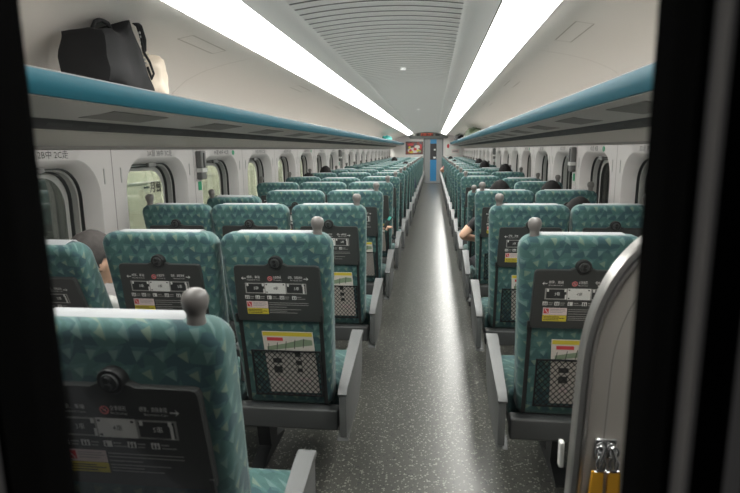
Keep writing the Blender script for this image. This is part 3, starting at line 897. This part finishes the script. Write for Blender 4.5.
# ------------------------------------------------------------------ bags on the racks
r = empty('duffel_bag', (-1.335, 2.02, 1.675)); r.scale = (.92, .64, 1.12)
bm = bm_new()
vs = box(bm, -.13, .13, 0, .50, 0, .24, .0)
bmesh.ops.subdivide_edges(bm, edges=bm.edges[:], cuts=7, use_grid_fill=True)
for v in bm.verts:
    x, y, z = v.co
    t = y / .5
    top = .195 + .07 * max(0, 1 - abs(t - .66) / .22) - .10 * max(0, (t - .80) / .2)
    k = z / .24
    z2 = k * top
    w = 1 - .18 * k * k
    # round the section
    cx, cz = x / .13, (k - .5) * 2
    m = max(abs(cx), abs(cz)); l = math.hypot(cx, cz) or 1
    q = 1 - .16 * (l / (m or 1) - 1)
    e = 1 - .10 * max(0, abs(t - .5) * 2 - .75) / .25
    nn = noise.noise(Vector((x * 14, y * 10, z * 12))) * .014
    y -= .13 * k * max(0, (t - .55) / .45)
    v.co = Vector((x * w * q * e + nn, y + nn * .5 + (.03 * (1 - k) if t > .9 else 0), .5 * top + (z2 - .5 * top) * q * e + nn * .6 * k))
zmin = min(v.co.z for v in bm.verts)
for v in bm.verts: v.co.z -= zmin
obj('bag_body', bm, M['bagblack'], r, True, 60)
bm = bm_new()
tube(bm, [(.02, .05, .18), (.03, .08, .215), (.03, .15, .235), (.03, .22, .228), (.02, .30, .20)], .009, 8); obj('carry_handle', bm, M['bagblack'], r, True, 60)
bm = bm_new()
tube(bm, [(.115, .34, .24), (.125, .36, .19), (.13, .37, .14), (.135, .42, .11), (.14, .45, .07), (.135, .43, .05), (.13, .40, .09)], .006, 8)
tube(bm, [(.08, .35, .262), (.11, .40, .235), (.12, .41, .19), (.12, .40, .15)], .011, 8)
obj('shoulder_strap', bm, M['bagblack'], r, True, 60)
bm = bm_new()
for k in range(9): box(bm, .118, .128, .345 + .006 * k, .352 + .006 * k, .205 - .013 * k, .213 - .013 * k, .001, 1)
obj('zip_teeth', bm, M['greyprint'], r)
tag(r, 'black duffel bag on the near left luggage rack', 'bag')
def soft(name, cx, cy, z0, sx, sy, sz, m, seed, label, cat, ridge=.25):
    bm = bm_new(); bmesh.ops.create_icosphere(bm, subdivisions=4, radius=1.0)
    for v in bm.verts:
        p = v.co.copy()
        for i in range(3): p[i] = math.copysign(abs(p[i]) ** .75, p[i])
        nn = 1 + ridge * noise.noise(p * 1.6 + Vector((seed, 0, 0))) + .06 * noise.noise(p * 6 + Vector((0, seed, 0)))
        v.co = Vector((p.x * sx * nn, p.y * sy * nn, max(-.80, p.z * nn) * sz))
    zm = min(v.co.z for v in bm.verts)
    for v in bm.verts: v.co.z -= zm
    r = empty(name, (cx, cy, z0))
    obj('bag_body', bm, m, r, True, 60)
    zt = 2 * sz * .88
    bm = bm_new(); tube(bm, [(0, -sy * .4, zt * .9), (0, -sy * .2, zt * 1.12), (0, sy * .2, zt * 1.12), (0, sy * .4, zt * .9)], .008, 8)
    obj('carry_handle', bm, m, r, True)
    tag(r, label, cat)
soft('cloth_bag', -1.34, 2.50, 1.668, .09, .075, .105, M['beige'], 3, 'beige cloth bag behind the black duffel on the left rack', 'bag')
soft('backpack', -1.38, 16.4, 1.668, .11, .9, .085, M['teal'], 5, 'teal bag far down the left luggage rack', 'bag')
soft('backpack', .90, 12.9, 1.668, .15, 1.2, .115, M['olive'], 8, 'olive green bag far down the right luggage rack', 'bag')
soft('handbag', .84, 18.6, 1.668, .14, 1.2, .12, M['bagblack'], 9, 'black bag beyond the green one on the right rack', 'bag')

# ------------------------------------------------------------------ passengers
def skin_mesh(nodes, edges, sub=2):
    me = bpy.data.meshes.new('sk'); bm = bm_new()
    lay = bm.verts.layers.skin.verify()
    V = {}
    for i, (k, (p, rad)) in enumerate(nodes.items()):
        v = bm.verts.new(p); rr = rad if isinstance(rad, tuple) else (rad, rad)
        v[lay].radius = rr; v[lay].use_root = (i == 0); V[k] = v
    for a, b in edges: bm.edges.new((V[a], V[b]))
    bm.to_mesh(me); bm.free()
    o = bpy.data.objects.new('sk', me); C.objects.link(o)
    o.modifiers.new('s', 'SKIN'); ss = o.modifiers.new('u', 'SUBSURF'); ss.levels = sub; ss.render_levels = sub
    dg = bpy.context.evaluated_depsgraph_get()
    m2 = bpy.data.meshes.new_from_object(o.evaluated_get(dg))
    bpy.data.objects.remove(o); bpy.data.meshes.remove(me)
    return m2
def person_proto(key, arms, feet, dz=0.0, turn=0.0, hscale=1.0, hx=0.0, lean=0.0, fwd=0.0):
    nodes = {'pel': ((0, .37, .53), (.135, .10)), 'sp1': ((lean * .3, .345, .66), (.125, .095)), 'sp2': ((lean * .6, .315 + fwd * .45, .80 - fwd * .1), (.145, .10)),
             'ch': ((lean * .8, .30 + fwd * .7, .91 - fwd * .25), (.13, .085)), 'nk': ((lean * .9 + hx * .5, .295 + fwd * .95, .985 - fwd * .4), .056), 'hd': ((lean + hx, .31 + fwd * 1.15, 1.05 - fwd * .5), .055)}
    edges = [('pel', 'sp1'), ('sp1', 'sp2'), ('sp2', 'ch'), ('ch', 'nk'), ('nk', 'hd')]
    for s, nm in ((-1, 'l'), (1, 'r')):
        ft = feet[0 if s < 0 else 1]
        nodes['hp' + nm] = ((s * .09, .42, .52), .085)
        nodes['kn' + nm] = ((s * .12 + (ft[0] - s * .12) * .4, .80, .51), .060)
        nodes['an' + nm] = ((ft[0], ft[1] - .02, .10), .040)
        nodes['hl' + nm] = ((ft[0], ft[1] - .04, .045), .036)
        nodes['to' + nm] = ((ft[0] * 1.04, ft[1] + .17, .035), .033)
        edges += [('pel', 'hp' + nm), ('hp' + nm, 'kn' + nm), ('kn' + nm, 'an' + nm), ('an' + nm, 'hl' + nm), ('hl' + nm, 'to' + nm)]
        e, w = arms[0 if s < 0 else 1]
        nodes['sh' + nm] = ((s * .165 + lean * .8, .30 + fwd * .7, .925 - fwd * .25), .055)
        nodes['el' + nm] = (e, .032 if key == 'elbow' else .040); nodes['wr' + nm] = (w, .027)
        d = (Vector(w) - Vector(e)).normalized()
        pm = Vector(w) + d * .05
        nodes['pa' + nm] = (tuple(pm), (.034, .018))
        edges += [('ch', 'sh' + nm), ('sh' + nm, 'el' + nm), ('el' + nm, 'wr' + nm), ('wr' + nm, 'pa' + nm)]
    me = skin_mesh(nodes, edges)
    bm = bm_new(); bm.from_mesh(me); bpy.data.meshes.remove(me)
    # fingers, each a small tapered bent chain rooted in the palm
    for s, nm in ((-1, 'l'), (1, 'r')):
        e, w = arms[0 if s < 0 else 1]; d = (Vector(w) - Vector(e)).normalized()
        side = d.cross(Vector((0, 0, 1))).normalized(); up = side.cross(d).normalized()
        for i, (off, ln) in enumerate(((-.027, .062), (-.009, .075), (.009, .070), (.026, .055))):
            b = Vector(w) + d * .055 + side * off
            p1 = b + d * ln * .45 - up * .004; p2 = p1 + d * ln * .25 - up * ln * .25; p3 = p2 - up * ln * .28 + d * .002
            tube(bm, [b, p1, p2, p3], [.0095, .0088, .008, .0065], 8)
        b = Vector(w) + d * .02 - side * .022 * s
        tube(bm, [b, b - side * .025 * s + d * .02, b - side * .030 * s + d * .048 - up * .008], [.011, .0098, .008], 8)
    # head
    hc = Vector((lean + hx, .325 + fwd * 1.25, 1.105 - fwd * .52))
    R = Matrix.Rotation(turn, 3, 'Z')
    hb = bm_new(); bmesh.ops.create_icosphere(hb, subdivisions=4, radius=1.0)
    for v in hb.verts:
        x, y, z = v.co
        w = 1.0 if z > -.1 else 1.0 - .30 * (-.1 - z)
        v.co = R @ Vector((x * .076 * w, y * .096 * (w if y < 0 else 1.0), z * .118)) + hc
    def blob(c, s3):
        q = bmesh.ops.create_icosphere(hb, subdivisions=2, radius=1.0)['verts']
        for v in q: v.co = R @ Vector((c[0] + v.co.x * s3[0], c[1] + v.co.y * s3[1], c[2] + v.co.z * s3[2])) + hc
    blob((0, .100, -.020), (.014, .018, .024)); blob((0, .088, -.004), (.010, .014, .03))
    blob((0, .087, -.063), (.026, .014, .008)); blob((0, .072, -.095), (.028, .022, .018))
    for s in (-1, 1):
        blob((s * .077, -.005, -.010), (.010, .020, .032)); blob((s * .030, .085, .022), (.022, .012, .006))
    tm = bpy.data.meshes.new('h'); hb.to_mesh(tm); hb.free(); bm.from_mesh(tm); bpy.data.meshes.remove(tm)
    tm = bpy.data.meshes.new('b'); bm.to_mesh(tm); bm.free()
    o = bpy.data.objects.new('b', tm); C.objects.link(o)
    rm = o.modifiers.new('r', 'REMESH'); rm.mode = 'VOXEL'; rm.voxel_size = .0075; rm.use_smooth_shade = True
    dg = bpy.context.evaluated_depsgraph_get(); body = bpy.data.meshes.new_from_object(o.evaluated_get(dg))
    bpy.data.objects.remove(o); bpy.data.meshes.remove(tm)
    body.name = 'person_body'
    for m in (M['skin'], M['shirtk'], M['trouser'], M['shoe']): body.materials.append(m)
    hands = [(Vector(arms[k][0]), Vector(arms[k][1])) for k in (0, 1)]
    short = key == 'elbow'
    for p in body.polygons:
        c = p.center; mi = 1
        hand = False
        for k, (e, w) in enumerate(hands):
            d = (w - e); L = d.length; d.normalize()
            t = (c - e).dot(d); off = (c - e - d * t).length
            lim = L - .01
            if short: lim = -.06
            if t > lim and off < (.10 if t > L - .02 else .06) and t < L + .18: hand = True
            if short and (c - e).length < .10: hand = True
        if c.z > 1.0 - fwd * .45 and abs(c.x - hc.x) < .13: mi = 0
        elif hand and c.z > .5: mi = 0
        elif c.z < .085: mi = 3
        elif c.z < .60 and (c.y > .45 or c.z < .56): mi = 2
        p.material_index = mi; p.use_smooth = True
    # hair
    hb = bm_new(); bmesh.ops.create_icosphere(hb, subdivisions=4, radius=1.0)
    dele = []
    for v in hb.verts:
        x, y, z = v.co
        hairline = -.35 + .95 * max(0, y) ** .6 if y > -.2 else -.62
        if y > .0: hairline = -.10 + .72 * y
        if z < hairline: dele.append(v); continue
        nn = 1.09 + .035 * noise.noise(Vector((x, y, z)) * 5) + .02 * noise.noise(Vector((x, y, z)) * 17)
        v.co = R @ Vector((x * .079 * nn, y * .098 * nn, z * .119 * nn + .004)) + hc
    bmesh.ops.delete(hb, geom=dele, context='VERTS')
    ret = bmesh.ops.extrude_face_region(hb, geom=hb.faces[:])
    for g in ret['geom']:
        if isinstance(g, bmesh.types.BMVert): g.co = hc + (g.co - hc) * .90
    hair = bpy.data.meshes.new('hair'); bmesh.ops.recalc_face_normals(hb, faces=hb.faces); hb.to_mesh(hair); hb.free()
    hair.polygons.foreach_set('use_smooth', [True] * len(hair.polygons)); hair.materials.append(M['hairb'])
    eb = bm_new()
    for s in (-1, 1):
        q = bmesh.ops.create_icosphere(eb, subdivisions=2, radius=1.0)['verts']
        for v in q: v.co = R @ Vector((s * .030 + v.co.x * .012, .086 + v.co.y * .008, .004 + v.co.z * .006)) + hc
    eyes = bpy.data.meshes.new('eyes'); eb.to_mesh(eyes); eb.free(); eyes.materials.append(M['black'])
    return body, hair, eyes
lap = (((-.185, .42, .68), (-.08, .60, .62)), ((.185, .42, .68), (.08, .60, .62)))
feetn = ((-.15, .90), (.15, .90))
PR = {
    'lap': person_proto('lap', lap, feetn),
    'elbow': person_proto('elbow', (((-.295, .27, .80), (-.12, .50, .74)), lap[1]), feetn),
    'phone': person_proto('phone', (((-.22, .42, .70), (-.0, .58, .74)), ((.235, .40, .68), (.17, .62, .76))), ((-.12, .90), (.17, 1.00)), 0, .1, fwd=.22),
    'bent': person_proto('bent', lap, feetn, fwd=.24),
    'man': person_proto('man', lap, feetn, 0, -.55, 1.0, .065, .03),
}
def person(key, kind, n, label, hair='hairb', shirt='shirtk', dz=0.0, dx=0.0, dy=0.0):
    body, hm, em = PR[key]
    b = bpy.data.objects.new('person', body); C.objects.link(b)
    b.location = (XC[kind] + dx, Y0 + (n - 1) * PITCH + dy, dz)
    b.material_slots[1].link = 'OBJECT'; b.material_slots[1].material = M[shirt]
    h = bpy.data.objects.new('hair', hm); C.objects.link(h); h.parent = b
    h.material_slots[0].link = 'OBJECT'; h.material_slots[0].material = M[hair]
    e = bpy.data.objects.new('eyes', em); C.objects.link(e); e.parent = b
    tag(b, label, 'person', 'seated passengers')
    return b
person('man', 'LW', 2, 'grey-haired person in white shirt, seated at the nearest left window', 'hairg', 'shirtw', -.135, -.035, -.15)
person('phone', 'LA', 4, 'person in black leaning out of left aisle seat, looking at a phone', 'hairb', 'shirtk', -.03, .05)
person('lap', 'LW', 6, 'dark-haired person low in left window seat, sixth row', 'hairb', 'shirtb', -.08)
person('lap', 'LW', 7, 'dark-haired person in left window seat, seventh row', 'hairb', 'shirtk', -.03)
person('lap', 'LA', 11, 'person in left aisle seat, eleventh row, shoes showing at aisle edge', 'hairb', 'shirtb', -.07)
person('lap', 'LM', 14, 'dark-haired person far back in a left middle seat', 'hairb', 'shirtk', -.01)
person('lap', 'RW', 3, 'black-haired person seated by right window, second visible row', 'hairb', 'shirtk', -.10, -.10)
person('elbow', 'RA', 4, 'black-haired person in right aisle seat, bare elbow sticking into the aisle', 'hairb', 'shirtk', -.06)
person('lap', 'RW', 4, 'black-haired person by right window next to the one with bare elbow', 'hairb', 'shirtb', -.065, -.045)
person('bent', 'RA', 5, 'person hidden behind reclined right aisle seat, dark shoe at aisle edge', 'hairb', 'shirtk', -.09, 0, .12)
person('lap', 'RW', 7, 'black-haired person by right window, sixth visible row', 'hairb', 'shirtk', -.02)
person('lap', 'RW', 9, 'black-haired person by right window, eighth visible row', 'hairb', 'shirtb', -.02, -.08)
person('lap', 'RW', 11, 'black-haired person by right window, tenth visible row', 'hairb', 'shirtk', -.02)
person('lap', 'RA', 13, 'person in right aisle seat, twelfth visible row, shoes at aisle edge', 'hairb', 'shirtk', -.08)
person('elbow', 'RA', 16, 'person far down the right side with pale arm over the armrest', 'hairb', 'shirtr', -.03)
# phone held by the person in black
bm = bm_new(); box(bm, -.036, .036, -.004, .004, -.07, .07, .004, 2)
ph = obj('mobile_phone', bm, M['dark']); ph.location = (XC['LA'] + .190, Y0 + 3 * PITCH + .675, .79); ph.rotation_euler = (math.radians(-35), 0, math.radians(-65))
bm = bm_new(); box(bm, -.030, .030, -.0055, -.0042, .025, .060); s_ = obj('screen', bm, M['phone'], ph); s_['label'] = 'glowing teal screen'
tag(ph, 'mobile phone with teal screen held by the person in black', 'phone')

# ------------------------------------------------------------------ outside: station platform on the left, dark tunnel on the right
bm = bm_new(); box(bm, -3.9, XL - .25, -1, END + 8, -.1, -.02); tag(obj('platform_floor', bm, M['stationdark']), 'station platform floor outside the left windows', kind='structure')
bm = bm_new(); box(bm, -3.9, XL - .25, -1, END + 8, 2.84, 2.9); tag(obj('platform_ceiling', bm, M['stationdark']), 'station ceiling outside the left windows', kind='structure')
bm = bm_new(); box(bm, -3.95, -3.85, 6.0, END + 8, -.1, 3.0)
o = obj('station_wall', bm, M['station']); tag(o, 'pale green lit station wall outside the left windows', kind='structure')
bm = bm_new()
for z in (1.30, 1.02):
    box(bm, -3.85, -3.835, 6.0, END + 8, z - .006, z + .006)
obj('wall_rib', bm, M['white'], o)
bm = bm_new()
text_bm(bm, '一月台', .16, lambda u, v: (-3.845, 6.84 + u, .885 + v), 0, bold=.006)
poly_pts = []
obj('wall_lettering', bm, M['black'], o)
bm = bm_new(); box(bm, -3.95, -3.85, -1, 6.0, -.1, 3.0)
tag(obj('station_pillar_wall', bm, M['stationdark']), 'dark grey station wall outside the nearest left window', kind='structure')
for i, y in enumerate((7.6, 12.0, 17.0, 22.0, 27.0)):
    r = empty('station_lamp', (-3.0, y, 2.748))
    bm = bm_new(); box(bm, -.10, .10, -1.6, 1.6, 0, .05, .01, 2); obj('lamp_cover', bm, M['stationlamp'], r)
    bm = bm_new(); box(bm, -.13, .13, -1.65, 1.65, .05, .09, .01, 1); obj('housing', bm, M['slotgrey'], r)
    tag(r, 'long station lamp above the platform, %s from the camera' % ORD[i + 1], 'lamp', 'station lamps')
bm = bm_new(); box(bm, 2.7, 2.8, -1, END + 8, -.3, 3.0); o = obj('tunnel_wall', bm, M['stationdark']); tag(o, 'dark tunnel wall outside the right windows', kind='structure')
bm = bm_new()
for k in range(22): box(bm, 2.55, 2.70, 1.0 + k * 1.3, 1.16 + k * 1.3, -.3, 3.0)
obj('tunnel_pier', bm, M['slotgrey'], o)

# ------------------------------------------------------------------ world, camera, view
w = bpy.data.worlds.new('World'); bpy.context.scene.world = w; w.use_nodes = True
w.node_tree.nodes['Background'].inputs[0].default_value = (.5, .52, .55, 1); w.node_tree.nodes['Background'].inputs[1].default_value = 0.1
cd = bpy.data.cameras.new('camera'); cam = bpy.data.objects.new('camera', cd); C.objects.link(cam)
f, yaw, pit, rol = 539.33, .1172, .1777, -.0105
cd.sensor_width = 36.0; cd.lens = 36.0 * f / 740.0; cd.clip_start = .02; cd.clip_end = 100
cy, sy, cp, sp = math.cos(yaw), math.sin(yaw), math.cos(pit), math.sin(pit)
F = Vector((-sy * cp, cy * cp, -sp)); R0 = Vector((cy, sy, 0)); U0 = R0.cross(F)
cr, sr = math.cos(rol), math.sin(rol)
R2 = R0 * cr + U0 * sr; U2 = U0 * cr - R0 * sr
m = Matrix((R2, U2, -F)).transposed().to_4x4(); m.translation = Vector((0, 0, H)); cam.matrix_world = m
cd.dof.use_dof = True; cd.dof.focus_distance = 4.2; cd.dof.aperture_fstop = 6.5
sc = bpy.context.scene; sc.camera = cam
sc.view_settings.view_transform = 'Standard'; sc.view_settings.look = 'None'; sc.view_settings.gamma = 1.0
sc.view_settings.exposure = 0.4; sc.view_settings.use_curve_mapping = False
